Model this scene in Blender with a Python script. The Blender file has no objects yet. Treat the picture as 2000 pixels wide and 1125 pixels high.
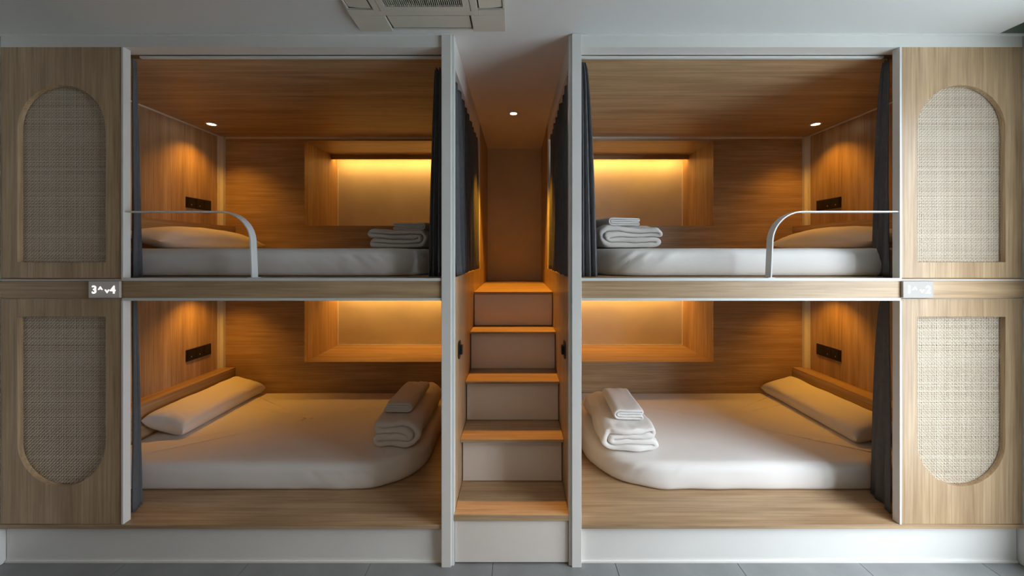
import bpy, bmesh, math, random
from mathutils import Vector, Matrix, noise

# ------------------------------------------------------------------ scale
S = 0.0025          # metres per reference unit on the bunk front plane
D0 = 1.8            # camera to bunk front plane, metres
def X(p): return p * S
def Z(q): return (608 + q) * S
def Y(d): return (d - 1.0) * D0

sc = bpy.context.scene
# ------------------------------------------------------------------ camera
cam = bpy.data.cameras.new('camera'); camo = bpy.data.objects.new('camera', cam)
sc.collection.objects.link(camo); sc.camera = camo
cam.sensor_width = 36.0; cam.lens = 36.0 * (D0 / S) / 2000.0
cam.shift_x = -10 / 2000.0; cam.shift_y = -65.5 / 2000.0
cam.clip_start = 0.02
camo.location = (X(11), -D0, Z(0)); camo.rotation_euler = (math.pi / 2, 0, 0)

# ------------------------------------------------------------------ world, light, exposure
SKY = (0.87, 0.955, 1.05)
SKY_STRENGTH = 10.4
SPOT_W = 17.0; AISLE_W = 130.0; LED_W = 3.7; ROOM_FILL_W = 44.0
WARM = (1.0, 0.43, 0.035); LEDC = (1.0, 0.48, 0.09)
w = bpy.data.worlds.new('world'); sc.world = w; w.use_nodes = True
wn = w.node_tree.nodes; wl = w.node_tree.links
bg = wn['Background']; bg.inputs['Color'].default_value = (*SKY, 1); bg.inputs['Strength'].default_value = SKY_STRENGTH
_tc = wn.new('ShaderNodeTexCoord'); _sx = wn.new('ShaderNodeSeparateXYZ'); _mr = wn.new('ShaderNodeMapRange')   # overcast sky: brighter towards the zenith
_mr.inputs['From Min'].default_value = 0.0; _mr.inputs['From Max'].default_value = 1.0
_mr.inputs['To Min'].default_value = 0.72 * SKY_STRENGTH; _mr.inputs['To Max'].default_value = 2.2 * SKY_STRENGTH
wl.new(_tc.outputs['Generated'], _sx.inputs[0]); wl.new(_sx.outputs['Z'], _mr.inputs['Value']); wl.new(_mr.outputs[0], bg.inputs['Strength'])
sc.view_settings.view_transform = 'Standard'; sc.view_settings.look = 'None'
sc.view_settings.gamma = 1.0; sc.view_settings.exposure = 0.0
sc.view_settings.use_curve_mapping = False
sc.cycles.max_bounces = 10; sc.cycles.diffuse_bounces = 7; sc.cycles.glossy_bounces = 3
sc.cycles.transparent_max_bounces = 6
sc.cycles.sample_clamp_indirect = 4.0; sc.cycles.caustics_reflective = False; sc.cycles.caustics_refractive = False
sc.cycles.use_denoising = True
WIN = dict(y0=Y(0.80), y1=Y(-0.1), z0=0.12, z1=2.42)
def area(name, loc, rot, sx, sy, power, color, portal=False):
    l = bpy.data.lights.new(name, 'AREA'); l.shape = 'RECTANGLE'; l.size = sx; l.size_y = sy
    l.energy = power; l.color = color
    if portal: l.cycles.is_portal = True
    o = bpy.data.objects.new(name, l); sc.collection.objects.link(o)
    o.location = loc; o.rotation_euler = rot; return o
area('window_portal', (X(1000) + 0.03, (WIN['y0'] + WIN['y1']) / 2, (WIN['z0'] + WIN['z1']) / 2),
     (0, math.pi / 2, 0), WIN['z1'] - WIN['z0'], WIN['y0'] - WIN['y1'], 1, (1, 1, 1), True)

# ------------------------------------------------------------------ materials
def newmat(name):
    m = bpy.data.materials.new(name); m.use_nodes = True
    return m, m.node_tree.nodes, m.node_tree.links, m.node_tree.nodes['Principled BSDF']
def ramp(N, stops):
    r = N.new('ShaderNodeValToRGB'); e = r.color_ramp.elements
    e[0].position, e[0].color = stops[0][0], (*stops[0][1], 1)
    e[1].position, e[1].color = stops[-1][0], (*stops[-1][1], 1)
    for p, c in stops[1:-1]:
        q = e.new(p); q.color = (*c, 1)
    return r
def wood(name, axis, tint=1.0):
    m, N, L, b = newmat(name)
    tc = N.new('ShaderNodeTexCoord')
    def mapped(along, across, off=0.0):
        mp = N.new('ShaderNodeMapping'); sc_ = [across] * 3; sc_[axis] = along
        mp.inputs['Scale'].default_value = sc_; mp.inputs['Location'].default_value = (off, off * 1.3, off * .7)
        L.new(tc.outputs['Object'], mp.inputs['Vector']); return mp
    def nz(mp, scale, detail, dist=0.0, rough=0.55):
        n = N.new('ShaderNodeTexNoise'); n.inputs['Scale'].default_value = scale
        n.inputs['Detail'].default_value = detail; n.inputs['Distortion'].default_value = dist
        n.inputs['Roughness'].default_value = rough
        L.new(mp.outputs[0], n.inputs['Vector']); return n
    n1 = nz(mapped(0.55, 9.0), 1.6, 6, 0.6, 0.6)
    n2 = nz(mapped(2.2, 110.0, 3.1), 1.0, 4, 0.2, 0.6)
    n3 = nz(mapped(0.8, 2.6, 7.7), 1.3, 3, 0.4)
    t = tint
    r1 = ramp(N, [(0.30, (0.33*t, 0.216*t, 0.118*t)), (0.50, (0.450*t, 0.307*t, 0.175*t)), (0.70, (0.525*t, 0.378*t, 0.228*t))])
    L.new(n1.outputs['Fac'], r1.inputs['Fac'])
    r2 = ramp(N, [(0.32, (0.74, 0.70, 0.66)), (0.58, (1.05, 1.05, 1.05))])
    L.new(n2.outputs['Fac'], r2.inputs['Fac'])
    r3 = ramp(N, [(0.3, (0.84, 0.82, 0.80)), (0.7, (1.1, 1.1, 1.1))])
    L.new(n3.outputs['Fac'], r3.inputs['Fac'])
    mx = N.new('ShaderNodeMix'); mx.data_type = 'RGBA'; mx.blend_type = 'MULTIPLY'; mx.inputs[0].default_value = 1
    L.new(r1.outputs[0], mx.inputs[6]); L.new(r2.outputs[0], mx.inputs[7])
    my = N.new('ShaderNodeMix'); my.data_type = 'RGBA'; my.blend_type = 'MULTIPLY'; my.inputs[0].default_value = 1
    L.new(mx.outputs[2], my.inputs[6]); L.new(r3.outputs[0], my.inputs[7])
    L.new(my.outputs[2], b.inputs['Base Color'])
    b.inputs['Roughness'].default_value = 0.40
    bp = N.new('ShaderNodeBump'); bp.inputs['Strength'].default_value = 0.12; bp.inputs['Distance'].default_value = 0.001
    L.new(n2.outputs['Fac'], bp.inputs['Height']); L.new(bp.outputs[0], b.inputs['Normal'])
    return m
def plain(name, col, rough=0.5, var=0.04, scale=3.0, bump=0.0, bscale=200.0, metal=0.0, spec=0.5):
    m, N, L, b = newmat(name)
    tc = N.new('ShaderNodeTexCoord'); n = N.new('ShaderNodeTexNoise')
    n.inputs['Scale'].default_value = scale; n.inputs['Detail'].default_value = 4
    L.new(tc.outputs['Object'], n.inputs['Vector'])
    r = ramp(N, [(0.3, tuple(c * (1 - var) for c in col)), (0.7, tuple(min(1, c * (1 + var)) for c in col))])
    L.new(n.outputs['Fac'], r.inputs['Fac']); L.new(r.outputs[0], b.inputs['Base Color'])
    b.inputs['Roughness'].default_value = rough; b.inputs['Metallic'].default_value = metal
    b.inputs['Specular IOR Level'].default_value = spec
    if bump:
        n2 = N.new('ShaderNodeTexNoise'); n2.inputs['Scale'].default_value = bscale; n2.inputs['Detail'].default_value = 3
        L.new(tc.outputs['Object'], n2.inputs['Vector'])
        bp = N.new('ShaderNodeBump'); bp.inputs['Strength'].default_value = bump; bp.inputs['Distance'].default_value = 0.001
        L.new(n2.outputs['Fac'], bp.inputs['Height']); L.new(bp.outputs[0], b.inputs['Normal'])
    return m
def emit(name, col, strength):
    m, N, L, b = newmat(name)
    b.inputs['Base Color'].default_value = (*col, 1)
    b.inputs['Emission Color'].default_value = (*col, 1); b.inputs['Emission Strength'].default_value = strength
    return m
WX, WY, WZ = wood('oak_grain_across', 0), wood('oak_grain_deep', 1), wood('oak_grain_upright', 2)
WHITE = plain('white_satin_paint', (0.75, 0.735, 0.695), 0.42, 0.02)
WDARK = plain('unseen_wall_dark_tone', (0.16, 0.12, 0.085), 0.6, 0.1)  # dark tone given to unseen walls to cut bounce light
WALLP = plain('white_wall_paint', (0.72, 0.72, 0.70), 0.8, 0.02, 1.5)
PLASTER = plain('warm_plaster', (0.62, 0.60, 0.56), 0.85, 0.08, 3.0, 0.05, 60)
DRAWER = plain('white_laminate', (0.76, 0.71, 0.65), 0.5, 0.02)
METAL = plain('white_powder_coat', (0.72, 0.74, 0.72), 0.35, 0.01)
BLACK = plain('black_plastic', (0.006, 0.006, 0.007), 0.4, 0.1)
DARK = plain('dark_cavity', (0.03, 0.03, 0.03), 0.7, 0.1)
SOCK = plain('black_gloss_plastic', (0.007, 0.007, 0.009), 0.35, 0.1)
SILV = plain('silver_contact', (0.6, 0.6, 0.6), 0.3, 0.02, metal=1.0)
SHEET = plain('white_cotton_sheet', (0.78, 0.755, 0.72), 0.92, 0.015, 4.0, 0.25, 420, spec=0.2)
TOWEL = plain('white_terry_towel', (0.78, 0.77, 0.75), 0.95, 0.03, 30.0, 0.6, 300, spec=0.15)
CURT = plain('slate_grey_curtain_cloth', (0.105, 0.106, 0.112), 0.9, 0.08, 40.0, 0.5, 500, spec=0.25)
GROUT = plain('dark_grout', (0.10, 0.10, 0.10), 0.9)
TILE = plain('grey_stone_tile', (0.22, 0.23, 0.23), 0.33, 0.12, 6.0, 0.08, 80)
CANEB = plain('cane_backing', (0.20, 0.135, 0.07), 0.9, 0.08)
ACP = plain('aged_white_plastic', (0.58, 0.55, 0.47), 0.5, 0.03)
ACV = plain('vane_plastic', (0.62, 0.59, 0.50), 0.45, 0.02)
PLATE = emit('backlit_sign_acrylic', (0.38, 0.355, 0.325), 0.14)
GLYPH = emit('backlit_sign_glyph', (1.0, 0.93, 0.85), 2.2)
LENS = emit('downlight_lens', (1.0, 0.80, 0.55), 14.0)
LEDM = emit('led_strip', (1.0, 0.62, 0.26), 7.0)
PALE_GROUND = plain('pale_bounce_ground', (0.48, 0.53, 0.54), 0.9, 0.1)  # outside ground made pale to bounce daylight up to the ceiling
m, N, L, b = newmat('woven_cane'); CANE = m
at = N.new('ShaderNodeAttribute'); at.attribute_name = 'strand'
rr = ramp(N, [(0.0, (0.55, 0.44, 0.31)), (0.5, (0.68, 0.57, 0.43)), (1.0, (0.78, 0.69, 0.56))])
L.new(at.outputs['Fac'], rr.inputs['Fac']); L.new(rr.outputs[0], b.inputs['Base Color']); b.inputs['Roughness'].default_value = 0.5
m, N, L, b = newmat('window_glass'); GLASS = m
tr = N.new('ShaderNodeBsdfTransparent'); gl = N.new('ShaderNodeBsdfGlossy'); gl.inputs['Roughness'].default_value = 0.02
mxs = N.new('ShaderNodeMixShader'); mxs.inputs[0].default_value = 0.05
L.new(tr.outputs[0], mxs.inputs[1]); L.new(gl.outputs[0], mxs.inputs[2]); L.new(mxs.outputs[0], N['Material Output'].inputs['Surface'])

# ------------------------------------------------------------------ helpers
col = sc.collection
def tag(o, label=None, cat=None, group=None, kind=None):
    if label: o['label'] = label
    if cat: o['category'] = cat
    if group: o['group'] = group
    if kind: o['kind'] = kind
    return o
def thing(name, label, cat, loc, group=None):
    o = bpy.data.objects.new(name, None); col.objects.link(o); o.empty_display_size = 0.1
    o.location = loc; return tag(o, label, cat, group)
def wloc(o):
    v = Vector((0, 0, 0))
    while o: v = v + Vector(o.location); o = o.parent
    return v
def mk(name, verts, faces, mat, parent=None, origin=None, smooth=False, bevel=0.0, subsurf=0, kind=None):
    """verts in world space; stored relative to the parent (or to origin)"""
    base = wloc(parent) if parent else Vector(origin or (0, 0, 0))
    me = bpy.data.meshes.new(name)
    me.from_pydata([tuple(Vector(v) - base) for v in verts], [], faces)
    bm = bmesh.new(); bm.from_mesh(me); bmesh.ops.recalc_face_normals(bm, faces=bm.faces); bm.to_mesh(me); bm.free()
    me.materials.append(mat)
    o = bpy.data.objects.new(name, me); col.objects.link(o)
    if parent: o.parent = parent
    else: o.location = base
    if smooth: me.polygons.foreach_set('use_smooth', [True] * len(me.polygons))
    if bevel:
        md = o.modifiers.new('bevel', 'BEVEL'); md.width = bevel; md.segments = 2; md.limit_method = 'ANGLE'; md.harden_normals = False
    if subsurf:
        md = o.modifiers.new('sub', 'SUBSURF'); md.levels = subsurf; md.render_levels = subsurf
    if kind: o['kind'] = kind
    return o
BF = [(0, 1, 3, 2), (4, 6, 7, 5), (0, 4, 5, 1), (2, 3, 7, 6), (0, 2, 6, 4), (1, 5, 7, 3)]
class Boxes:
    def __init__(s): s.v = []; s.f = []
    def w(s, x0, x1, y0, y1, z0, z1):
        x0, x1 = sorted((x0, x1)); y0, y1 = sorted((y0, y1)); z0, z1 = sorted((z0, z1)); n = len(s.v)
        s.v += [(x, y, z) for x in (x0, x1) for y in (y0, y1) for z in (z0, z1)]
        s.f += [tuple(n + i for i in f) for f in BF]; return s
    def p(s, x0, x1, d0, d1, q0, q1): return s.w(X(x0), X(x1), Y(d0), Y(d1), Z(q0), Z(q1))
    def taper(s, xa0, xa1, xb0, xb1, d0, d1, q0, q1):
        n = len(s.v)
        s.v += [(X(a), Y(d0), Z(q)) for a in (xa0,) for q in (q0, q1)] + [(X(xb0), Y(d1), Z(q)) for q in (q0, q1)]
        s.v += [(X(xa1), Y(d0), Z(q)) for q in (q0, q1)] + [(X(xb1), Y(d1), Z(q)) for q in (q0, q1)]
        s.f += [tuple(n + i for i in f) for f in BF]; return s
    def obj(s, name, mat, parent=None, bevel=0.0015, **k): return mk(name, s.v, s.f, mat, parent, bevel=bevel, **k)
def box(name, mat, parent, x0, x1, d0, d1, q0, q1, bevel=0.0015, **k):
    return Boxes().p(x0, x1, d0, d1, q0, q1).obj(name, mat, parent, bevel, **k)
def cyl(name, mat, parent, c, r, h, seg=32, axis=2, r2=None, smooth=False, **k):
    r2 = r if r2 is None else r2; vs = []; fs = []
    for j, (rr_, t) in enumerate(((r, 0), (r2, h))):
        for i in range(seg):
            a = 2 * math.pi * i / seg; u, v = rr_ * math.cos(a), rr_ * math.sin(a)
            p = [0, 0, 0]; p[axis] = t; p[(axis + 1) % 3] = u; p[(axis + 2) % 3] = v
            vs.append(tuple(c[k_] + p[k_] for k_ in range(3)))
    fs = [(i, (i + 1) % seg, seg + (i + 1) % seg, seg + i) for i in range(seg)] + [tuple(range(seg)), tuple(range(seg, 2 * seg))]
    return mk(name, vs, fs, mat, parent, **k)
def ringpart(name, mat, parent, c, r0, r1, h, seg=40, lip=0.0, **k):
    """flat annulus hanging from z=c.z down by h"""
    vs = []; prof = [(r0, 0), (r0, -h + lip), (r1, -h), (r1 , 0)]
    for (r, z) in prof:
        vs += [(c[0] + r * math.cos(2 * math.pi * i / seg), c[1] + r * math.sin(2 * math.pi * i / seg), c[2] + z) for i in range(seg)]
    fs = []
    for j in range(4):
        a, b_ = j * seg, ((j + 1) % 4) * seg
        fs += [(a + i, a + (i + 1) % seg, b_ + (i + 1) % seg, b_ + i) for i in range(seg)]
    return mk(name, vs, fs, mat, parent, **k)
def holed(outer, inner, y0, y1, name, mat, parent, bevel=0.0):
    """plate in the x-z plane with one hole"""
    bm = bmesh.new()
    def loop(pts, y):
        vs = [bm.verts.new((p[0], y, p[1])) for p in pts]
        es = [bm.edges.new((vs[i], vs[(i + 1) % len(vs)])) for i in range(len(vs))]; return vs, es
    o0, e0 = loop(outer, y0); i0, e1 = loop(inner, y0)
    bmesh.ops.triangle_fill(bm, use_beauty=True, use_dissolve=False, edges=e0 + e1)
    front = list(bm.faces); o1 = [bm.verts.new((p[0], y1, p[1])) for p in outer]; i1 = [bm.verts.new((p[0], y1, p[1])) for p in inner]
    mp = {a: b_ for a, b_ in zip(o0 + i0, o1 + i1)}
    for f in front: bm.faces.new([mp[v] for v in reversed(f.verts)])
    for A, B in ((o0, o1), (i0, i1)):
        for i in range(len(A)): j = (i + 1) % len(A); bm.faces.new((A[i], A[j], B[j], B[i]))
    bm.verts.index_update()
    vs = [tuple(v.co) for v in bm.verts]; fs = [tuple(v.index for v in f.verts) for f in bm.faces]; bm.free()
    return mk(name, vs, fs, mat, parent, bevel=bevel)

# ------------------------------------------------------------------ the room
YF = Y(-1.25)                       # wall behind the camera
TOPZ = Z(429)
fl = Boxes().w(X(-1040), X(1040), YF - .1, Y(2.12), -0.12, -0.0025).obj('floor', GROUT, bevel=0); tag(fl, kind='structure')
tile_px = 240.5; tw = tile_px * S; gap = 0.003
xs = [X(204 + tile_px * k) for k in range(-6, 5)]
tm = None
yrow = Y(1.02); rows = []
while yrow > YF: rows.append(yrow); yrow -= tw
for r, y1 in enumerate(rows):
    for k, x0 in enumerate(xs):
        xa, xb = max(x0, X(-999)), min(x0 + tw, X(999))
        if xb - xa < .02: continue
        whole = abs((xb - xa) - tw) < 1e-4
        ya = max(y1 - tw, YF)
        if whole and y1 - tw > YF and tm:
            o = bpy.data.objects.new('tile', tm); col.objects.link(o)
        else:
            o = mk('tile', *(lambda q: (q.v, q.f))(Boxes().w(-(xb - xa) / 2 + gap / 2, (xb - xa) / 2 - gap / 2, -(y1 - ya) / 2 + gap / 2, (y1 - ya) / 2 - gap / 2, -0.004, 0.0)), TILE)
            if whole and y1 - tw > YF: tm = o.data
        o.parent = fl; o.location = ((xa + xb) / 2, (y1 + ya) / 2, 0)
cb = Boxes()
cb.w(X(-1040), X(947), YF - .1, Y(2.12), TOPZ, TOPZ + .1)
cb.w(X(947), X(1040), YF - .1, Y(1.0), TOPZ + .16, TOPZ + .26)
cb.w(X(947), X(1040), Y(1.0), Y(2.12), TOPZ, TOPZ + .26)
tag(cb.obj('ceiling', WALLP, bevel=0), kind='structure')
SLOTM = plain('slot_green_bounce_tint', (0.20, 0.25, 0.19), 0.6, 0.1)  # green-grey stands in for tree light reflected into the ceiling slot
sb = Boxes().w(X(949), X(1000), YF, Y(.9985), TOPZ + .152, TOPZ + .158).w(X(949), X(1000), Y(.992), Y(.9985), TOPZ + .001, TOPZ + .152).w(X(947.2), X(949), YF, Y(.9985), TOPZ + .001, TOPZ + .158)
tag(sb.obj('trim_1', SLOTM, bevel=0), kind='structure')
tag(Boxes().w(X(-1040), X(-1000), Y(.8), Y(2.12), 0, TOPZ).obj('wall_left', WALLP, bevel=0), kind='structure')
tag(Boxes().w(X(-1040), X(-1000), YF - .1, Y(.8), 0, TOPZ).obj('unseen_dark_panel', WDARK, bevel=0), kind='structure')  # unseen stretch of left wall, added dark so less daylight bounces left
wb = Boxes()
wb.w(X(1000), X(1040), WIN['y0'], Y(2.12), 0, TOPZ + .16)
wb.w(X(1000), X(1040), YF - .1, WIN['y1'], 0, TOPZ + .16)
wb.w(X(1000), X(1040), WIN['y1'], WIN['y0'], 0, WIN['z0'])
wb.w(X(1000), X(1040), WIN['y1'], WIN['y0'], WIN['z1'], TOPZ + .16)
tag(wb.obj('wall_right', WALLP, bevel=0), kind='structure')
tag(Boxes().w(X(-1040), X(1040), YF - .1, YF, 0, TOPZ + .2).obj('wall_front', WDARK, bevel=0), kind='structure')
tag(Boxes().w(X(-1040), X(1040), Y(2.08), Y(2.12), 0, TOPZ).obj('wall_back', PLASTER, bevel=0), kind='structure')
wf = Boxes(); t_ = .045; xa, xb = X(1004), X(1026)
wf.w(xa, xb, WIN['y1'], WIN['y0'], WIN['z0'], WIN['z0'] + t_); wf.w(xa, xb, WIN['y1'], WIN['y0'], WIN['z1'] - t_, WIN['z1'])
ym = (WIN['y0'] + WIN['y1']) / 2
for yy in (WIN['y1'], ym - t_ / 2, WIN['y0'] - t_): wf.w(xa, xb, yy, yy + t_, WIN['z0'] + t_, WIN['z1'] - t_)
wo = tag(wf.obj('window_1', METAL, bevel=0), kind='structure')
for a, b_ in ((WIN['y1'] + t_, ym - t_ / 2), (ym + t_ / 2, WIN['y0'] - t_)):
    Boxes().w(X(1013), X(1015), a, b_, WIN['z0'] + t_, WIN['z1'] - t_).obj('pane', GLASS, wo, bevel=0)
tag(Boxes().w(X(1060), X(1060) + 14, -9, 6, -0.5, -0.4).obj('ground', PALE_GROUND, bevel=0), kind='structure')

# ------------------------------------------------------------------ frames around the bunks
SIDE = {-1: 'left', 1: 'right'}
AW = lambda d: 113 - 3.5 * (d - 1.0)          # half width of the aisle
for sg in (-1, 1):
    nm = SIDE[sg]
    g = lambda *a: a
    T = thing('bunk_frame', {-1: 'white painted frame around the left pair of bunks with tall post beside the stairs',
                             1: 'white painted frame around the right pair of bunks with tall post beside the stairs'}[sg],
              'frame', (X(sg * 127), 0, 0), 'white frames around the bunks')
    box('post', WHITE, T, sg * 117.5, sg * 136, 0.994, 1.045, -608, 429)
    box('post_edge', METAL, T, sg * 112, sg * 117.5, 1.0, 1.02, -608, 429, 0.001)
    box('header', WHITE, T, sg * 136, sg * 998, 1.0, 1.04, 405, 429)
    box('curtain_rail', METAL, T, sg * 137, sg * 757, 1.041, 1.05, 400, 404, 0.001)
    box('header_bead', WHITE, T, sg * 117.5, sg * 998, 0.992, 1.0, 426, 429, 0.001)
    box('jamb', WHITE, T, sg * 757, sg * 761, 0.998, 1.018, -48, 405, 0.001)
    box('jamb', WHITE, T, sg * 757, sg * 761, 0.998, 1.018, -526.5, -90, 0.001)
    box('plinth', WHITE, T, sg * 136, sg * 998, 1.012, 1.03, -608, -535, 0.001)
    box('skirting_bead', WHITE, T, sg * 136, sg * 998, 1.008, 1.012, -608, -604, 0.0008)
    b1 = Boxes().taper(sg * AW(1.02), sg * 128, sg * AW(1.67), sg * 128, 1.02, 1.67, 372, 429)
    b1.obj('pelmet', WHITE, T, 0.001)
    b1 = Boxes().taper(sg * AW(1.02), sg * 126, sg * AW(2.08), sg * 126, 1.02, 2.078, -606, -46)
    b1.obj('aisle_panel', WZ, T, 0.001)
    b1 = Boxes().taper(sg * AW(1.672), sg * 126, sg * AW(2.08), sg * 126, 1.672, 2.078, -46, 429)
    b1.obj('aisle_panel', WZ, T, 0.001)
    b1 = Boxes().taper(sg * (AW(1.655) - .6), sg * 126, sg * (AW(1.672) - .6), sg * 126, 1.655, 1.672, -46, 372)
    b1.obj('edge_trim', WHITE, T, 0.0008)
    # ---------------------------------------------------------------- pods
    for lev in ('upper', 'lower'):
        up = lev == 'upper'
        deck, ceil_ = (-47, 401) if up else (-527, -86)
        nx = 716 if sg < 0 else 682
        n0, n1 = (98, 388) if up else (-367, -105)
        T = thing('sleeping_pod', f'{lev} {nm} oak-lined sleeping pod with recessed lit wall niche', 'bunk',
                  (X(sg * 560), Y(1.3), Z(deck)), 'oak-lined sleeping pods')
        if up:
            box('ceiling_panel', WX, T, sg * 126, sg * 998, 1.05, 1.76, ceil_, ceil_ + 25, 0)
            box('platform', WX, T, sg * 136.5, sg * 996, 1.0, 1.045, deck - 39, deck, 0.001)
            box('platform', WX, T, sg * 126, sg * 996, 1.0455, 1.76, deck - 39, deck, 0.001)
            box('fascia', WX, T, sg * 136.5, sg * 757, 0.9985, 1.0, -85, -51, 0)
            box('fascia', WX, T, sg * 761, sg * 998, 0.9985, 1.0, -84, -52, 0)
            for q0, q1 in ((-51.5, -46), (-90, -85)):
                box('edge_trim', METAL, T, sg * 136.5, sg * 758, 0.996, 1.0, q0, q1, 0.0008)
                box('edge_trim', METAL, T, sg * 758, sg * 998, 0.997, 1.0, q0 + (0.5 if q0 > -60 else 3), q1 - (3 if q0 > -60 else 1.5), 0.0005)
        else:
            box('platform', WX, T, sg * 136.5, sg * 998, 0.998, 1.045, deck - 8, deck, 0.001)
            box('platform', WX, T, sg * 126, sg * 998, 1.0455, 1.76, deck - 8, deck, 0.001)
        box('side_panel', WZ, T, sg * 998, sg * 999.5, 1.02, 1.76, deck, ceil_, 0)
        bb = Boxes()
        bb.p(sg * nx, sg * 998, 1.75, 1.76, deck, ceil_)
        bb.p(sg * 126, sg * nx, 1.75, 1.76, deck, n0)
        bb.p(sg * 126, sg * nx, 1.75, 1.76, n1, ceil_)
        bb.obj('back_panel', WX, T, 0)
        # niche
        box('niche_side', WZ, T, sg * nx, sg * (nx + 8), 1.76, 2.079, n0 - 8, n1 + 8, 0)
        box('niche_top', WX, T, sg * 127, sg * (nx - .2), 1.7605, 2.079, n1 + .3, n1 + 8, 0)
        box('niche_sill', WX, T, sg * 127, sg * (nx - .2), 1.7605, 2.079, n0 - 8, n0 - .3, 0)
        box('valance', WX, T, sg * 127, sg * (nx - .5), 2.0, 2.006, n1 - 16, n1, 0)
        box('bead', WHITE, T, sg * (nx - 2), sg * nx, 2.072, 2.0785, n0, n1 - 2, 0)
        if not up: box('bead', WHITE, T, sg * 127, sg * (nx - 2), 2.072, 2.0785, n0, n0 + 2, 0)
        led = box('led_strip', LEDM, T, sg * 130, sg * (nx - 14), 2.012, 2.017, n1 - 4, n1 - 1, 0)
        ll = area('led_light', (X(sg * (130 + nx) / 2), Y(2.03), Z(n1 - 5)), (math.radians(25), 0, 0), X(nx - 140), 0.02, LED_W * (1.0 if up else 2.1), LEDC)
        # trims
        if up:
            box('ceiling_trim', WHITE, T, sg * 127, sg * 983, 1.742, 1.75, ceil_ - 6, ceil_ - .2, 0.0008)
            box('ceiling_trim', WHITE, T, sg * 993, sg * 997.8, 1.05, 1.745, ceil_ - 4, ceil_ - .2, 0.0008)
        box('corner_trim', WHITE, T, sg * 985, sg * 997.8, 1.735, 1.75, deck + 142, ceil_ - .4, 0.001)
        box('corner_trim', WHITE, T, sg * 996, sg * 997.8, 1.722, 1.734, deck + 142, ceil_ - .4, 0.0005)
        box('headboard_ledge', WY, T, sg * 951, sg * 997.8, 1.06, 1.748, deck, deck + 142, 0.001)
        # downlight
        c = (X(sg * 928), Y(1.573), Z(ceil_))
        dl = thing('downlight', f'small round warm downlight in the ceiling of the {lev} {nm} pod', 'light', c, 'downlights in the pods')
        ringpart('bezel', WHITE, dl, c, .028, .040, .004)
        cyl('lens', LENS, dl, (c[0], c[1], c[2] - .003), .0275, .0025)
        sl = bpy.data.lights.new('downlight_beam', 'SPOT'); sl.energy = SPOT_W * (1 if up else .9); sl.color = WARM
        sl.spot_size = math.radians(112); sl.spot_blend = .9; sl.shadow_soft_size = .02
        so = bpy.data.objects.new('downlight_beam', sl); col.objects.link(so); so.location = (c[0], c[1], c[2] - .012)

# aisle downlight
c = (0, Y(1.554), TOPZ)
dl = thing('downlight', 'small round downlight shining in the white aisle ceiling above the stairs', 'light', c)
ringpart('bezel', WHITE, dl, c, .026, .040, .005)
cyl('lens', LENS, dl, (c[0], c[1], c[2] - .003), .0255, .0025)
sl = bpy.data.lights.new('downlight_beam', 'SPOT'); sl.energy = AISLE_W; sl.color = WARM
sl.spot_size = math.radians(66); sl.spot_blend = 0.6; sl.shadow_soft_size = .02
so = bpy.data.objects.new('downlight_beam', sl); col.objects.link(so); so.location = (0, c[1], c[2] - .014)

for rx, lab in ((-.25, 'unseen warm fill lamp added behind the camera, left of centre'), (.25, 'unseen warm fill lamp added behind the camera, right of centre')):  # warm fill lamps added out of view to brighten posts and risers
    c = (rx, Y(-.3), TOPZ)
    dl = thing('downlight', lab, 'light', c)
    ringpart('bezel', WHITE, dl, c, .045, .060, .006)
    cyl('lens', LENS, dl, (c[0], c[1], c[2] - .003), .0445, .0025)
    sl = bpy.data.lights.new('downlight_beam', 'SPOT'); sl.energy = ROOM_FILL_W; sl.color = (1.0, 0.66, 0.36)
    sl.spot_size = math.radians(130); sl.spot_blend = 1.0; sl.shadow_soft_size = .045
    so = bpy.data.objects.new('downlight_beam', sl); col.objects.link(so); so.location = (c[0], c[1], c[2] - .014)

# ------------------------------------------------------------------ staircase
ST = thing('staircase', 'narrow box staircase with oak treads and white drawer fronts between the bunks', 'stairs', (0, 0, 0))
steps = [(1.0, -508, 1.006, 12), (1.11, -401, 1.147, 7), (1.213, -301, 1.238, 6), (1.33, -201, 1.347, 6), (1.44, -105, 1.446, 6)]
for i, (d, q, rd, th) in enumerate(steps):
    nd = steps[i + 1][2] if i < 4 else 2.078
    aw = AW(1.02) - 1.2 - i * 1.1 if i else AW(1.0) - 3.5
    if i == 0:
        aw = 115.2
        Boxes().p(-111.8, 111.8, 0.999, 1.02, q - th, q).p(-(AW(1.15)-.3), AW(1.15)-.3, 1.0202, nd + .012, q - th, q).obj('tread', WX, ST, 0.0015)
    else:
        a1 = AW(nd) - .6; a0 = AW(d) - .6
        bq = Boxes().taper(-a0, a0, -a1, a1, d, nd + (.012 if i < 4 else 0), q - th, q); bq.obj('tread', WX, ST, 0.0015)
    q0 = steps[i - 1][1] if i else -606
    a0 = AW(rd) - 1.8
    dr = box('drawer_front', DRAWER, ST, -a0, a0, rd, rd + .011, q0 + 1.2, q - th - 1.2, 0.0015)
    box('riser_body', WX, ST, -(a0 + 1.4), a0 + 1.4, rd + .0115, rd + .02, q0, q - th, 0)

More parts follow.
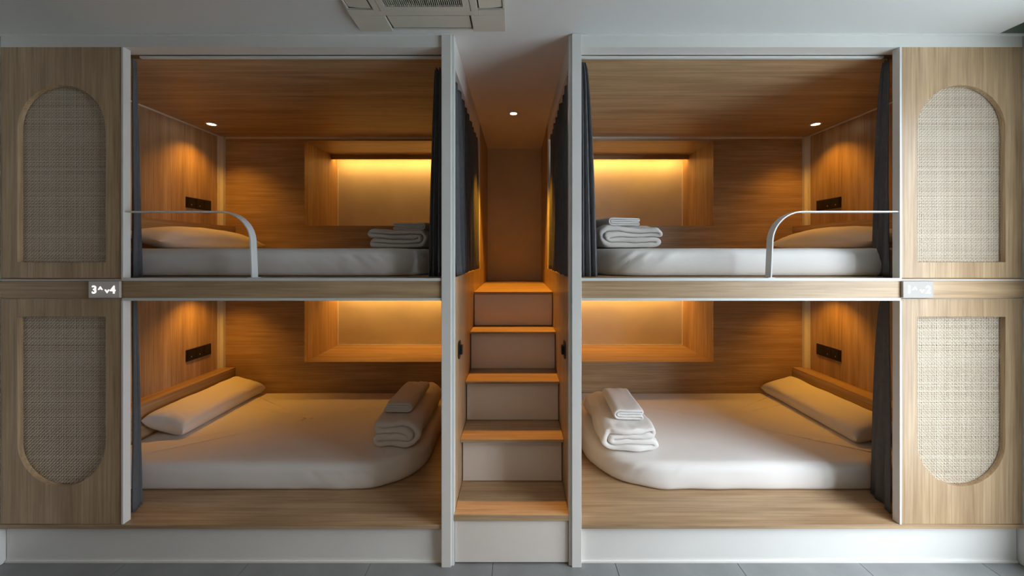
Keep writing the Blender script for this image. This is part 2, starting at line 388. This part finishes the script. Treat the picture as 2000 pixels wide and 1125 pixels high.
# black aisle socket plates
for sg in (-1, 1):
    d, q = 1.088, -202; xw = AW(d)
    T = thing('light_switch', f'black rounded switch with raised toggle on the {SIDE[sg]} oak wall of the stair aisle', 'switch', (X(sg * xw), Y(d), Z(q)), 'black switches beside the stairs')
    def pill(name, mat, hw, hh, r, x0, x1):
        pts = []
        for cx, cz, a0 in ((hw - r, hh - r, 0), (-hw + r, hh - r, 90), (-hw + r, -hh + r, 180), (hw - r, -hh + r, 270)):
            pts += [(cx + r * math.cos(math.radians(a0 + k * 15)), cz + r * math.sin(math.radians(a0 + k * 15))) for k in range(7)]
        n = len(pts); vs = [(sg * (X(xw) - x), Y(d) + p[0], Z(q) + p[1]) for x in (x0, x1) for p in pts]
        fs = [tuple(range(n)), tuple(range(n, 2 * n))] + [(i, (i + 1) % n, n + (i + 1) % n, n + i) for i in range(n)]
        return mk(name, vs, fs, mat, T, bevel=.001)
    pill('plate', BLACK, .036, .047, .026, -.001, .006)
    pill('toggle', SOCK, .017, .024, .006, .006, .020)
    pill('screw', SILV, .003, .003, .0029, .0055, .0066)

# ------------------------------------------------------------------ rattan screens
random.seed(4)
def cane_mesh(wd, ht):
    a = 0.0083; nx, nz = int(wd / a), int(ht / a); V = []; F = []; A = []
    xs_ = [(i + .5) * a - wd / 2 + random.uniform(-.0011, .0011) for i in range(nx)]
    zs_ = [(j + .5) * a + random.uniform(-.0011, .0011) for j in range(nz)]
    def strand(pts, wv, val):
        n = len(V)
        for p in pts:
            V.append(tuple(p[k] - wv[k] for k in range(3))); V.append(tuple(p[k] + wv[k] for k in range(3))); A.extend((val, val))
        F.extend((n + 2 * i, n + 2 * i + 1, n + 2 * i + 3, n + 2 * i + 2) for i in range(len(pts) - 1))
    for i, x in enumerate(xs_):
        hw = random.uniform(.0020, .0028); v = random.uniform(.25, .75)
        strand([(x + random.uniform(-.0004, .0004), .0011 * (1 if (i + j) % 2 else -1), z) for j, z in enumerate(zs_)], (hw, 0, 0), v)
    for j, z in enumerate(zs_):
        hw = random.uniform(.0020, .0029); v = random.uniform(.2, .8)
        strand([(x, -.0011 * (1 if (i + j) % 2 else -1), z + random.uniform(-.0004, .0004)) for i, x in enumerate(xs_)], (0, 0, hw), v)
    me = bpy.data.meshes.new('cane_weave'); me.from_pydata(V, [], F); me.materials.append(CANE)
    at_ = me.attributes.new('strand', 'FLOAT', 'POINT'); at_.data.foreach_set('value', A)
    return me
CM = cane_mesh(176 * S, 352 * S)
for sg in (-1, 1):
    for up in (True, False):
        q0, q1 = (-46, 405) if up else (-526.5, -87)
        lev = 'upper' if up else 'lower'
        T = thing('rattan_screen', f'{lev} {SIDE[sg]} oak end panel with woven cane set in a ' + ('round-topped' if up else 'round-bottomed') + ' arch', 'panel',
                  (X(sg * 881), 0, Z(q0)), 'oak panels with cane insets')
        xa, xb = sorted((sg * 761.3, sg * 998)); hx0, hx1 = sorted((sg * 793, sg * 965)); cx = (hx0 + hx1) / 2; r = (hx1 - hx0) / 2
        outer = [(X(xa), Z(q0)), (X(xb), Z(q0)), (X(xb), Z(q1)), (X(xa), Z(q1))]
        if up:
            inner = [(X(hx0), Z(-15)), (X(hx1), Z(-15))] + [(X(cx + r * math.cos(math.radians(a))), Z(331 - r + r * math.sin(math.radians(a)))) for a in range(0, 181, 4)]
        else:
            inner = [(X(hx1), Z(-122)), (X(hx0), Z(-122))] + [(X(cx - r * math.cos(math.radians(a))), Z(-453 + r - r * math.sin(math.radians(a)))) for a in range(0, 181, 4)]
        holed(outer, inner, Y(1.0), Y(1.0) + .021, 'board', WZ, T, bevel=.0008)
        o = bpy.data.objects.new('cane_weave', CM); col.objects.link(o); o.parent = T; o['kind'] = 'stuff'
        o.location = Vector((X(cx), .0235, Z(-18 if up else -456))) - Vector(T.location)
        Boxes().w(X(hx0 - 8), X(hx1 + 8), .0265, .031, Z(-22 if up else -462), Z(340 if up else -112)).obj('backing', CANEB, T, bevel=0)

# ------------------------------------------------------------------ number signs
def glyph_mesh(ch, size, depth):
    cu = bpy.data.curves.new('g', 'FONT'); cu.body = ch; cu.size = size; cu.extrude = depth; cu.offset = size * .012; cu.align_x = 'CENTER'; cu.align_y = 'CENTER'
    o = bpy.data.objects.new('g', cu); col.objects.link(o); bpy.context.view_layer.update()
    me = bpy.data.meshes.new_from_object(o.evaluated_get(bpy.context.evaluated_depsgraph_get()))
    bpy.data.objects.remove(o); bb = [v.co for v in me.vertices]
    cx = (min(v.x for v in bb) + max(v.x for v in bb)) / 2; cy = (min(v.y for v in bb) + max(v.y for v in bb)) / 2
    for v in me.vertices: v.co = (v.co.x - cx, -v.co.z, v.co.y - cy)
    me.materials.clear(); me.materials.append(GLYPH); return me
def chevron(upw, wd, ht, th):
    sgn = 1 if upw else -1
    P = [(-wd / 2, -sgn * ht / 2), (0, sgn * ht / 2), (wd / 2, -sgn * ht / 2), (wd / 2 - th, -sgn * ht / 2), (0, sgn * (ht / 2 - th * 1.1)), (-wd / 2 + th, -sgn * ht / 2)]
    vs = [(p[0], y, p[1]) for y in (-.0008, .0008) for p in P]; n = 6
    fs = [(0, 1, 4, 5), (1, 2, 3, 4), (6, 7, 10, 11), (7, 8, 9, 10)] + [(i, (i + 1) % n, n + (i + 1) % n, n + i) for i in range(n)]
    me = bpy.data.meshes.new('chevron'); me.from_pydata(vs, [], fs)
    bm = bmesh.new(); bm.from_mesh(me); bmesh.ops.recalc_face_normals(bm, faces=bm.faces); bm.to_mesh(me); bm.free()
    me.materials.append(GLYPH); return me
cu_, cd_ = chevron(True, 9 * S, 6.5 * S, 2.3 * S), chevron(False, 9 * S, 6.5 * S, 2.3 * S)
for x0, x1, a, b_, txt, lab in ((-819, -759.5, '3', '4', (-808, -796, -783, -774), 'backlit bunk number sign reading 3 and 4 on the left oak band'),
                                (759, 817, '1', '2', (770, 781, 795, 805), 'backlit bunk number sign reading 1 and 2 on the right oak band')):
    T = thing('number_sign', lab, 'sign', (X((x0 + x1) / 2), Y(.995), Z(-84)))
    box('sign_plate', PLATE, T, x0, x1, .9915, .9968, -84, -52, .0008)
    yy = Y(.9915) - .0008
    for (me, xx, zz) in ((glyph_mesh(a, 21 * S, .0008), txt[0], -68), (cu_, txt[1], -65), (cd_, txt[2], -71.5), (glyph_mesh(b_, 21 * S, .0008), txt[3] + 2, -68)):
        o = bpy.data.objects.new('character', me); col.objects.link(o); o.parent = T
        o.location = Vector((X(xx), yy, Z(zz))) - Vector(T.location)

# ------------------------------------------------------------------ guard rails (flat bent bar)
for sg in (-1, 1):
    pts = [(762, 84)]; cx, r = 571, 60; cz = 84 - r
    pts += [(cx - r * math.sin(math.radians(a)), cz + r * math.cos(math.radians(a))) for a in range(0, 91, 6)]
    pts += [(509, -20), (508, -46)]
    th = 1.3; V = []; F = []
    for i, p in enumerate(pts):
        a, b_ = pts[max(0, i - 1)], pts[min(len(pts) - 1, i + 1)]
        t = Vector((b_[0] - a[0], b_[1] - a[1])).normalized(); n = Vector((-t.y, t.x))
        for s_ in (-1, 1):
            for d in (1.001, 1.024): V.append((X(sg * (p[0] + n.x * th * s_)), Y(d), Z(p[1] + n.y * th * s_)))
    for i in range(len(pts) - 1):
        k = 4 * i
        for a, b_ in ((0, 1), (1, 3), (3, 2), (2, 0)): F.append((k + a, k + b_, k + 4 + b_, k + 4 + a))
    F += [(0, 1, 3, 2), tuple(len(V) - 4 + i for i in (0, 1, 3, 2))]
    T = thing('guard_rail', f'white flat metal guard rail bent down at the edge of the upper {SIDE[sg]} bunk', 'rail', (X(sg * 635), Y(1.01), Z(-47)), 'bed guard rails')
    mk('rail_bar', V, F, METAL, T, bevel=.0006)
    box('foot_plate', METAL, T, sg * 502, sg * 515, .9995, 1.026, -46.3, -45, .0005)

# ------------------------------------------------------------------ wall sockets beside the pillows
for sg in (-1, 1):
    for up in (True, False):
        q0, q1 = (143, 176) if up else (-327, -292)
        T = thing('socket_panel', f'black triple socket plate on the end wall of the {"upper" if up else "lower"} {SIDE[sg]} pod', 'socket',
                  (X(sg * 997), Y(1.62), Z(q0)), 'black socket plates in the pods')
        xs0 = 998 - 3.2
        box('plate', BLACK, T, sg * xs0, sg * 998, 1.558, 1.684, q0, q1, .002)
        for k in range(3):
            d0 = 1.562 + k * .041
            md = box('socket', SOCK, T, sg * (xs0 - .8), sg * xs0, d0 + .002, d0 + .037, q0 + 2.5, q1 - 2.5, .001)
            qm = (q0 + q1) / 2
            if k < 2:
                for dd, qq in ((.012, 5), (.026, 5), (.019, -6)):
                    Boxes().p(sg * (xs0 - 1.1), sg * (xs0 - .7), d0 + dd - .002, d0 + dd + .002, qm + qq - 2, qm + qq + 2).obj('slot', SILV if (qq < 0) else DARK, md, 0)
            else:
                for qq in (-6, 5): Boxes().p(sg * (xs0 - 1.1), sg * (xs0 - .7), d0 + .013, d0 + .025, qm + qq - 1.5, qm + qq + 1.5).obj('slot', DARK, md, 0)

# ------------------------------------------------------------------ mattresses
def mattress(name, label, x0, x1, d0, d1, q0, q1, rc, seed, sg):
    """x0 = aisle end (|x|), x1 = head end; rc = plan radius of the aisle-front corner (m)"""
    xa, xb, ya, yb = X(x0), X(x1), Y(d0), Y(d1)
    cr = [(xa, ya, rc), (xb, ya, .06), (xb, yb, .05), (xa, yb, .09)]
    P = []
    cs = [(xa + rc, ya + rc, 180, rc), (xb - .06, ya + .06, 270, .06), (xb - .05, yb - .05, 0, .05), (xa + .09, yb - .09, 90, .09)]
    for cx, cy, a0, r in cs:
        n = 28 if r > .1 else 8
        for k in range(n + 1):
            a = math.radians(a0 + 90 * k / n); P.append((cx + r * math.cos(a), cy + r * math.sin(a)))
    # resample evenly
    P2 = []; tot = 0; L_ = [0]
    Q = P + [P[0]]
    for i in range(len(P)): tot += math.dist(Q[i], Q[i + 1]); L_.append(tot)
    NP = 420; j = 0
    for k in range(NP):
        t = tot * k / NP
        while L_[j + 1] < t: j += 1
        f = (t - L_[j]) / max(1e-9, L_[j + 1] - L_[j]); P2.append((Q[j][0] + f * (Q[j + 1][0] - Q[j][0]), Q[j][1] + f * (Q[j + 1][1] - Q[j][1])))
    nr = []
    for k in range(NP):
        a, b_ = P2[k - 1], P2[(k + 1) % NP]; t = Vector((b_[0] - a[0], b_[1] - a[1])).normalized(); nr.append((t.y, -t.x))
    H = Z(q1) - Z(q0); R = .05
    prof = [(-.045, 0), (-.02, 0.001), (-.006, .008), (0, .022), (.003, H * .3), (.004, H * .45), (.003, H * .6)]
    prof += [(R * math.cos(math.radians(a)) - R + .002, H - R + R * math.sin(math.radians(a))) for a in (0, 15, 30, 45, 60, 75, 90)]
    prof += [(-R - .03, H + .001), (-R - .08, H + .002), (-R - .14, H + .003)]
    V = []; F = []; z0 = Z(q0)
    off = Vector((seed * 3.1, seed * 1.7, seed))
    cx, cy = (xa + xb) / 2, (ya + yb) / 2
    for (o_, h) in prof:
        for k in range(NP):
            px, py = P2[k]; nx, ny = nr[k]
            x, y, z = px + nx * o_, py + ny * o_, h
            side = max(0, min(1, h / .03)) * max(0, min(1, (H + .004 - h) / .05))
            dA = math.hypot(px - (xa + rc * .5), py - ya); mk1 = math.exp(-(dA / .38) ** 2)
            dB = math.hypot(px - xb, py - ya); mk2 = math.exp(-(dB / .35) ** 2)
            s_arc = tot * k / NP
            w1 = noise.noise(Vector((s_arc * 26 - h * 32, h * 5, seed))) * (.010 if q0 < -100 else .019) * mk1
            w2 = noise.noise(Vector((s_arc * 22 + h * 30, h * 5, seed + 9))) * (.008 if q0 < -100 else .014) * mk2
            w3 = noise.noise(Vector((px * 4, py * 4, h * 16)) + off) * .004
            d = (w1 + w2 + w3) * side
            low = max(0, 1 - h / (H * .5)); d += low * (mk1 + .3) * .008 * noise.noise(Vector((s_arc * 7, 0, seed + 4)))
            z += noise.noise(Vector((px * 3, py * 3, 3)) + off) * .004 * (h / H) ** 2
            V.append((sg * (x + nx * d), y + ny * d, z0 + max(0, z)))
    for j in range(len(prof) - 1):
        for k in range(NP): a = j * NP; F.append((a + k, a + (k + 1) % NP, a + NP + (k + 1) % NP, a + NP + k))
    base = (len(prof) - 1) * NP
    last = [V[base + k] for k in range(NP)]
    for m_ in range(1, 12):
        f = 1 - m_ / 12
        for k in range(NP):
            lx, ly, lz = last[k]; x = sg * cx + (lx - sg * cx) * f; y = cy + (ly - cy) * f
            zz = z0 + H + .003 + .006 * (1 - f) + noise.noise(Vector((x * 3, y * 3, 3)) + off) * .004
            V.append((x, y, zz * (1 - f) + lz * f if f > .9 else zz))
        a = base + (m_ - 1) * NP
        for k in range(NP): F.append((a + k, a + (k + 1) % NP, a + NP + (k + 1) % NP, a + NP + k))
    n = len(V); V.append((sg * cx, cy, z0 + H + .01)); a = n - NP
    for k in range(NP): F.append((a + k, a + (k + 1) % NP, n))
    F.append(tuple(range(NP)))
    o = mk(name, V, F, SHEET, None, (sg * cx, cy, z0), smooth=True)
    return tag(o, label, 'mattress', 'sheeted mattresses in the pods')
mattress('mattress', 'mattress under a smooth white fitted sheet in the lower left pod', 212, 949, 1.139, 1.745, -526.5, -467, .34, 1, -1)
mattress('mattress', 'mattress under a white fitted sheet in the lower right pod, brightest in daylight', 184, 949, 1.139, 1.745, -526.5, -467, .42, 2, 1)
mattress('mattress', 'mattress under a white fitted sheet in the upper left pod', 190, 949, 1.085, 1.745, -46.5, 13, .26, 3, -1)
mattress('mattress', 'mattress under a creased white fitted sheet in the upper right pod', 186, 949, 1.088, 1.745, -46.5, 13, .26, 4, 1)

# ------------------------------------------------------------------ pillows
def pillow(label, sg, xi, xo, d0, d1, q, rise, T_, seed, eu=5.0, ev=14, pw=.5):
    hw = math.hypot(X(xo - xi), rise) / 2 ; hl = (Y(d1) - Y(d0)) / 2
    tilt = math.atan2(rise, X(xo - xi)); cx, cy, cz = X((xi + xo) / 2), (Y(d0) + Y(d1)) / 2, Z(q) + .014 + rise / 2 + T_ * .16
    nu, nv = 22, 44; V = []; idx = {}
    def P(u, v, top):
        pin = 1 - .07 * (1 - abs(u) ** 2) * 0
        au, av = abs(u), abs(v)
        edge_u = hw * (1 - .05 * (1 - av ** 2) * au ** 4 * 1.0); edge_v = hl * (1 - .035 * (1 - au ** 2) * av ** 4)
        h = ((1 - au ** eu) * (1 - av ** ev)) ** pw
        w_ = noise.noise(Vector((u * 2 + seed, v * 3.4, seed))) * .007 + noise.noise(Vector((u * 6, v * 9 + seed, seed))) * .0025
        wr = .006 * noise.noise(Vector((u * 3, v * 22, seed + 3))) * max(0, av - .55)
        x, y, z = u * edge_u, v * edge_v, (h * (T_ / 2) * (1 if top else -1.1)) + (w_ * min(1, h * 2) + wr if top else 0)
        X_ = cx + x * math.cos(tilt) - z * math.sin(tilt); Z_ = cz + x * math.sin(tilt) + z * math.cos(tilt)
        return (sg * X_, cy + y, max(Z_, Z(q) + .002))
    F = []
    for top in (1, 0):
        for i in range(nu + 1):
            for j in range(nv + 1):
                u = math.sin(math.pi / 2 * (2 * i / nu - 1)); v = math.sin(math.pi / 2 * (2 * j / nv - 1))
                rim = i in (0, nu) or j in (0, nv)
                if rim and not top: idx[(0, i, j)] = idx[(1, i, j)]; continue
                idx[(top, i, j)] = len(V); V.append(P(u, v, top))
        for i in range(nu):
            for j in range(nv): F.append((idx[(top, i, j)], idx[(top, i + 1, j)], idx[(top, i + 1, j + 1)], idx[(top, i, j + 1)]))
    o = mk('pillow', V, F, SHEET, None, (sg * cx, cy, Z(q)), smooth=True, subsurf=1)
    return tag(o, label, 'pillow', 'white pillows in the pods')
pillow('white pillow leaning on the oak ledge in the lower left pod', -1, 838, 945, 1.30, 1.73, -465, .072, .130, 1)
pillow('white pillow leaning on the oak ledge in the lower right pod', 1, 836, 945, 1.245, 1.735, -465, .072, .125, 2)
pillow('white pillow seen edge-on behind the rail in the upper left pod', -1, 842, 945, 1.22, 1.74, 15, .055, .165, 3, 2.6, 2.4, .62)
pillow('white pillow seen edge-on behind the rail in the upper right pod', 1, 842, 945, 1.20, 1.70, 15, .055, .165, 4, 2.6, 2.2, .62)

# ------------------------------------------------------------------ folded duvets and towels
def folded(name, label, cat, group, sg, x0, x1, d0, d1, q, H, mat, seed, rot=0.0, amp=.006, stagger=.012, pairs=True):
    """x0..x1 (|x|, aisle side first), rolled side towards the aisle, open folds away from it"""
    W = X(x1 - x0); t = H / 4; hl = (Y(d1) - Y(d0)) / 2; cxw, cyw = X((x0 + x1) / 2), (Y(d0) + Y(d1)) / 2
    lv = [H - t / 2, H - 3 * t / 2, 3 * t / 2, t / 2]
    L0, R0 = 1.5 * t + t / 2, W - t / 2 - .004
    C = []
    def line(xa, xb, z, n): C.extend(((xa + (xb - xa) * k / n, z, 0) for k in range(n)))
    def arc(cx, cz, r, a0, a1, n): C.extend(((cx + r * math.cos(math.radians(a0 + (a1 - a0) * k / n)), cz + r * math.sin(math.radians(a0 + (a1 - a0) * k / n)), 0) for k in range(n)))
    rn = random.Random(seed); ra, rb = R0 - rn.uniform(0.0, .03) * W / .3, R0 - rn.uniform(0, .02) * W / .3
    line(L0, ra, lv[0], 12); arc(ra, (lv[0] + lv[1]) / 2, t / 2, 90, -90, 6)
    line(ra, L0, lv[1], 12); arc(L0, H / 2, t / 2, 90, 270, 6)
    line(L0, rb, lv[2], 12); arc(rb, (lv[2] + lv[3]) / 2, t / 2, 90, -90, 6)
    line(rb, L0, lv[3], 12); arc(L0, H / 2, 1.5 * t, 270, 90, 14)
    n = len(C); V = []; F = []
    nrm = []
    for i in range(n):
        a, b_ = C[i - 1], C[(i + 1) % n]; T = Vector((b_[0] - a[0], b_[1] - a[1]))
        T = T.normalized() if T.length > 1e-9 else Vector((1, 0)); nrm.append((-T.y, T.x))
    ends = [0, .006, .02, .05]; L2 = 2 * hl
    st = [e for e in ends] + [L2 * k / 16 for k in range(1, 16) if .06 < L2 * k / 16 < L2 - .06] + [L2 - e for e in reversed(ends)]
    for y in st:
        e = min(y, L2 - y); th = t * .5 * (1.0 if e >= .02 else (.86 if e > .003 else .5))
        for i in range(n):
            for s_ in (1, -1):
                x, z = C[i][0] + nrm[i][0] * th * s_, C[i][1] + nrm[i][1] * th * s_
                ins = s_ * 0
                lay = noise.noise(Vector((i * .11, seed, 0)))
                yy = y - hl + (stagger * lay * (1 if y > hl else -1) if e < .04 else 0)
                k = Vector((x * 9, yy * 7, z * 14 + seed))
                x += noise.noise(k) * amp * 1.2; z += noise.noise(k + Vector((5, 5, 5))) * amp * (.3 + .7 * z / H)
                f = Vector((x * 38, yy * 8, z * 50 + seed))
                z += noise.noise(f) * amp * .4 * (.3 + .7 * z / H) * (.8 if e > .06 else 1.7); x += noise.noise(f + Vector((9, 9, 9))) * amp * .3
                z *= 1 - .07 * (abs(yy) / hl) ** 4 * 1.0
                xr = x - W / 2; cr_, sr_ = math.cos(rot), math.sin(rot)
                X_ = cxw + xr * cr_ - yy * sr_; Y_ = cyw + xr * sr_ + yy * cr_
                V.append((sg * X_, Y_, Z(q) + max(0.001, z)))
    m_ = 2 * n
    for j in range(len(st) - 1):
        for i in range(n):
            i2 = (i + 1) % n
            for s_ in (0, 1): F.append((j * m_ + 2 * i + s_, j * m_ + 2 * i2 + s_, (j + 1) * m_ + 2 * i2 + s_, (j + 1) * m_ + 2 * i + s_))
    for j in (0, len(st) - 1):
        for i in range(n): i2 = (i + 1) % n; F.append((j * m_ + 2 * i, j * m_ + 2 * i2, j * m_ + 2 * i2 + 1, j * m_ + 2 * i + 1))
    o = mk(name, V, F, mat, None, (sg * cxw, cyw, Z(q)), smooth=True, subsurf=1)
    return tag(o, label, cat, group)
GD, GT = 'folded duvets at the foot of the beds', 'folded towels on the duvets'
folded('folded_duvet', 'thick folded white duvet under a towel in the lower left pod', 'duvet', GD, -1, 222, 336, 1.225, 1.60, -464, .170, SHEET, 11, amp=.018, stagger=.03)
folded('folded_duvet', 'folded white duvet under a towel in the lower right pod', 'duvet', GD, 1, 210, 345, 1.205, 1.53, -464, .145, SHEET, 12, amp=.019, stagger=.03)
folded('folded_duvet', 'folded white duvet under a towel in the upper left pod', 'duvet', GD, -1, 205, 352, 1.24, 1.50, 16, .115, SHEET, 13, amp=.016, stagger=.03)
folded('folded_duvet', 'folded white duvet with rumpled edges in the upper right pod', 'duvet', GD, 1, 203, 357, 1.23, 1.50, 16, .140, SHEET, 14, amp=.019, stagger=.03)
folded('folded_towel', 'folded white towel lying on the duvet in the lower left pod', 'towel', GT, -1, 246, 320, 1.275, 1.50, -394, .062, TOWEL, 15, rot=0.03, amp=.004, stagger=.006)
folded('folded_towel', 'folded white towel lying on the duvet in the lower right pod', 'towel', GT, 1, 250, 324, 1.25, 1.46, -405, .068, TOWEL, 16, rot=-.04, amp=.004, stagger=.006)
folded('folded_towel', 'folded white towel lying on the duvet in the upper left pod', 'towel', GT, -1, 208, 298, 1.27, 1.42, 61, .048, TOWEL, 17, rot=.12, amp=.004, stagger=.006)
folded('folded_towel', 'folded white towel lying on the duvet in the upper right pod', 'towel', GT, 1, 218, 308, 1.26, 1.42, 71, .052, TOWEL, 18, rot=.25, amp=.004, stagger=.006)

# ------------------------------------------------------------------ curtains
def curtain(label, top, bot, q0, q1, pleats, amp, seed, group, flare=1.0, power=1.0):
    """top/bot: plan polylines [(x,d)...] in reference units"""
    def samp(pl, u):
        L_ = [0]
        for a, b_ in zip(pl, pl[1:]): L_.append(L_[-1] + math.hypot(X(b_[0] - a[0]), Y(b_[1]) - Y(a[1])))
        t = u * L_[-1]; j = 0
        while j < len(pl) - 2 and L_[j + 1] < t: j += 1
        f = (t - L_[j]) / max(1e-9, L_[j + 1] - L_[j]); a, b_ = pl[j], pl[j + 1]
        return Vector((X(a[0] + f * (b_[0] - a[0])), Y(a[1] + f * (b_[1] - a[1]))))
    nu = pleats * 12; nv = 30; V = []; F = []
    for j in range(nv + 1):
        v = j / nv; vv = v ** power
        for i in range(nu + 1):
            u = i / nu; du = .004
            A = samp(top, u).lerp(samp(bot, u), vv); A2 = samp(top, min(1, u + du)).lerp(samp(bot, min(1, u + du)), vv); A1 = samp(top, max(0, u - du)).lerp(samp(bot, max(0, u - du)), vv)
            t = (A2 - A1).normalized(); n = Vector((-t.y, t.x))
            uw = u + .035 * noise.noise(Vector((u * 5, v * 1.3, seed))) 
            ph = 2 * math.pi * pleats * uw + .5 * math.sin(v * 3 + seed)
            a = amp * (.75 + .45 * v * flare) * (1 + .5 * noise.noise(Vector((u * 7, v * 1.5, seed + 5))))
            s_ = math.sin(ph); s_ = math.copysign(abs(s_) ** .8, s_)
            p = A + n * (s_ * a) + t * (math.sin(2 * ph) * a * .22)
            z = Z(q1) + (Z(q0) - Z(q1)) * v + (.006 * math.sin(ph) * (1 if j == 0 else 0))
            if v > .93: p += n * (.002 * noise.noise(Vector((u * 30, v * 40, seed))))
            V.append((p.x, p.y, z))
    for j in range(nv):
        for i in range(nu): a = j * (nu + 1) + i; F.append((a, a + 1, a + nu + 2, a + nu + 1))
    c_ = samp(bot, .5)
    o = mk('curtain', V, F, CURT, None, (c_.x, c_.y, Z(q0)), smooth=True)
    md = o.modifiers.new('cloth', 'SOLIDIFY'); md.thickness = .003; md.offset = 0
    return tag(o, label, 'curtain', group)
GF, GA = 'bunched curtains at the pod openings', 'pleated curtains along the aisle'
curtain('dark grey curtain bunched at the white jamb of the upper right pod', [(770, 1.042), (772, 1.064)], [(768, 1.044), (786, 1.09), (790, 1.128)], -46, 398, 2, .008, 1, GF, power=.6)
curtain('dark grey curtain bunched at the white jamb of the lower right pod', [(770, 1.042), (772, 1.064)], [(768, 1.040), (786, 1.085), (788, 1.13)], -526, -88, 2, .007, 2, GF, power=.45)
curtain('dark grey curtain bunched at the white jamb of the upper left pod', [(-770, 1.042), (-772, 1.050)], [(-772, 1.046), (-782, 1.068), (-786, 1.085)], -46, 398, 3, .007, 3, GF, power=.8)
curtain('dark grey curtain bunched at the white jamb of the lower left pod', [(-770, 1.042), (-772, 1.050)], [(-772, 1.046), (-782, 1.068), (-784, 1.085)], -526, -88, 3, .007, 4, GF, power=.7)
curtain('grey curtain hanging behind the post at the foot of the upper right pod', [(140, 1.058), (152, 1.062)], [(138, 1.062), (178, 1.068)], -46, 398, 3, .013, 5, GF, power=.5)
curtain('dark curtain hanging behind the post at the foot of the upper left pod', [(-140, 1.058), (-160, 1.062)], [(-138, 1.062), (-172, 1.068)], -46, 384, 3, .010, 6, GF, power=.8)
curtain('dark pleated curtain along the left side of the stair aisle', [(-AW(1.06) - 12, 1.055), (-AW(1.64) - 12, 1.645)], [(-AW(1.06) - 10, 1.055), (-AW(1.64) - 10, 1.645)], -44, 372, 9, .026, 7, GA)
curtain('dark pleated curtain along the right side of the stair aisle', [(AW(1.06) + 12, 1.055), (AW(1.64) + 12, 1.645)], [(AW(1.06) + 10, 1.055), (AW(1.64) + 10, 1.645)], -44, 372, 9, .026, 8, GA)

# ------------------------------------------------------------------ ceiling cassette air conditioner
qb = 421; xl, xr = -284.0, -10.0; dF = .968; W_ = X(xr - xl); dN = dF - W_ / D0; cxm = (xl + xr) / 2; dm = (dF + dN) / 2
T = thing('air_conditioner', 'square four-way ceiling cassette air conditioner with slatted intake grille', 'air conditioner', (X(cxm), Y(dm), TOPZ))
def dd(m_): return m_ / D0        # metres to depth units
box('housing', DARK, T, xl + 4, xr - 4, dN + dd(.01), dF - dd(.01), qb + 4.5, 429, 0)
g0 = 78.0                         # half size of intake grille (units)
gi = g0 + 12                      # half size of the inner ring
face = Boxes()
hm = (xr - xl) / 2; mg = lambda u: dd(X(u))
vs_, ve_ = gi + 0.0, hm - 6       # vane slot from centre
vw = 76.0                         # vane half length
# corners
for sx in (-1, 1):
    for sy in (-1, 1):
        face.p(cxm + sx * vw, cxm + sx * hm, dm + sy * mg(gi), dm + sy * mg(hm), qb, qb + 6)
        face.p(cxm + sx * gi, cxm + sx * hm, dm + sy * mg(vw), dm + sy * mg(gi), qb, qb + 6)
for s_ in (-1, 1):
    face.p(cxm - vw, cxm + vw, dm + s_ * mg(hm - 4), dm + s_ * mg(hm), qb + 3, qb + 6)
    face.p(cxm + s_ * (hm - 4), cxm + s_ * hm, dm - mg(vw), dm + mg(vw), qb + 3, qb + 6)
    face.p(cxm - gi, cxm + gi, dm + s_ * mg(g0), dm + s_ * mg(gi), qb, qb + 6)
    face.p(cxm + s_ * g0, cxm + s_ * gi, dm - mg(g0), dm + mg(g0), qb, qb + 6)
face.obj('face_panel', ACP, T, .002)
for k, (sx, sy) in enumerate(((0, 1), (0, -1), (1, 0), (-1, 0))):
    V = []; a0, a1 = gi + 3, hm - 5; nseg = 6; F = []
    for j in range(nseg + 1):
        f = j / nseg; r_ = a0 + (a1 - a0) * f; q = qb + 1.5 + 3.0 * f ** 1.6
        for e in (-1, 1):
            lx, ly = (e * (vw - 3), r_) if sx == 0 else (r_, e * (vw - 3))
            px = cxm + (lx if sx == 0 else sx * lx); pd = dm + mg((ly if sx else ly * sy))
            V.append((X(px), Y(pd), Z(q))); V.append((X(px), Y(pd), Z(q + 1.2)))
    for j in range(nseg):
        a = 4 * j
        F += [(a, a + 2, a + 6, a + 4), (a + 1, a + 3, a + 7, a + 5), (a, a + 1, a + 5, a + 4), (a + 2, a + 3, a + 7, a + 6)]
    F += [(0, 1, 3, 2), tuple(len(V) - 4 + i for i in (0, 1, 3, 2))]
    mk('vane', V, F, ACV, T)
gr = holed([(X(cxm + a * (g0 - 1)), Y(0) + b_ * X(g0 - 1)) for a, b_ in ((-1, -1), (1, -1), (1, 1), (-1, 1))],
           [(X(cxm + a * (g0 - 12)), Y(0) + b_ * X(g0 - 12)) for a, b_ in ((-1, -1), (1, -1), (1, 1), (-1, 1))], 0, .008, 'g', ACP, None)
me = gr.data
for v in me.vertices: x, y, z = v.co; v.co = (x - X(cxm), z - Y(0), y)
gr.name = 'intake_grille'; gr.parent = T; gr.location = (0, 0, Z(qb) - .002 - TOPZ)
ns = 38
for k in range(ns):
    u = -(g0 - 13) + 2 * (g0 - 13) * (k + .5) / ns
    if k == 0:
        sl_ = Boxes().w(-.0012, .0012, -X(g0 - 12.5), X(g0 - 12.5), 0, .007); o = mk('slat', sl_.v, sl_.f, ACP); sm_ = o.data
    else: o = bpy.data.objects.new('slat', sm_); col.objects.link(o)
    o.parent = gr; o.location = (X(u), 0, .0015)
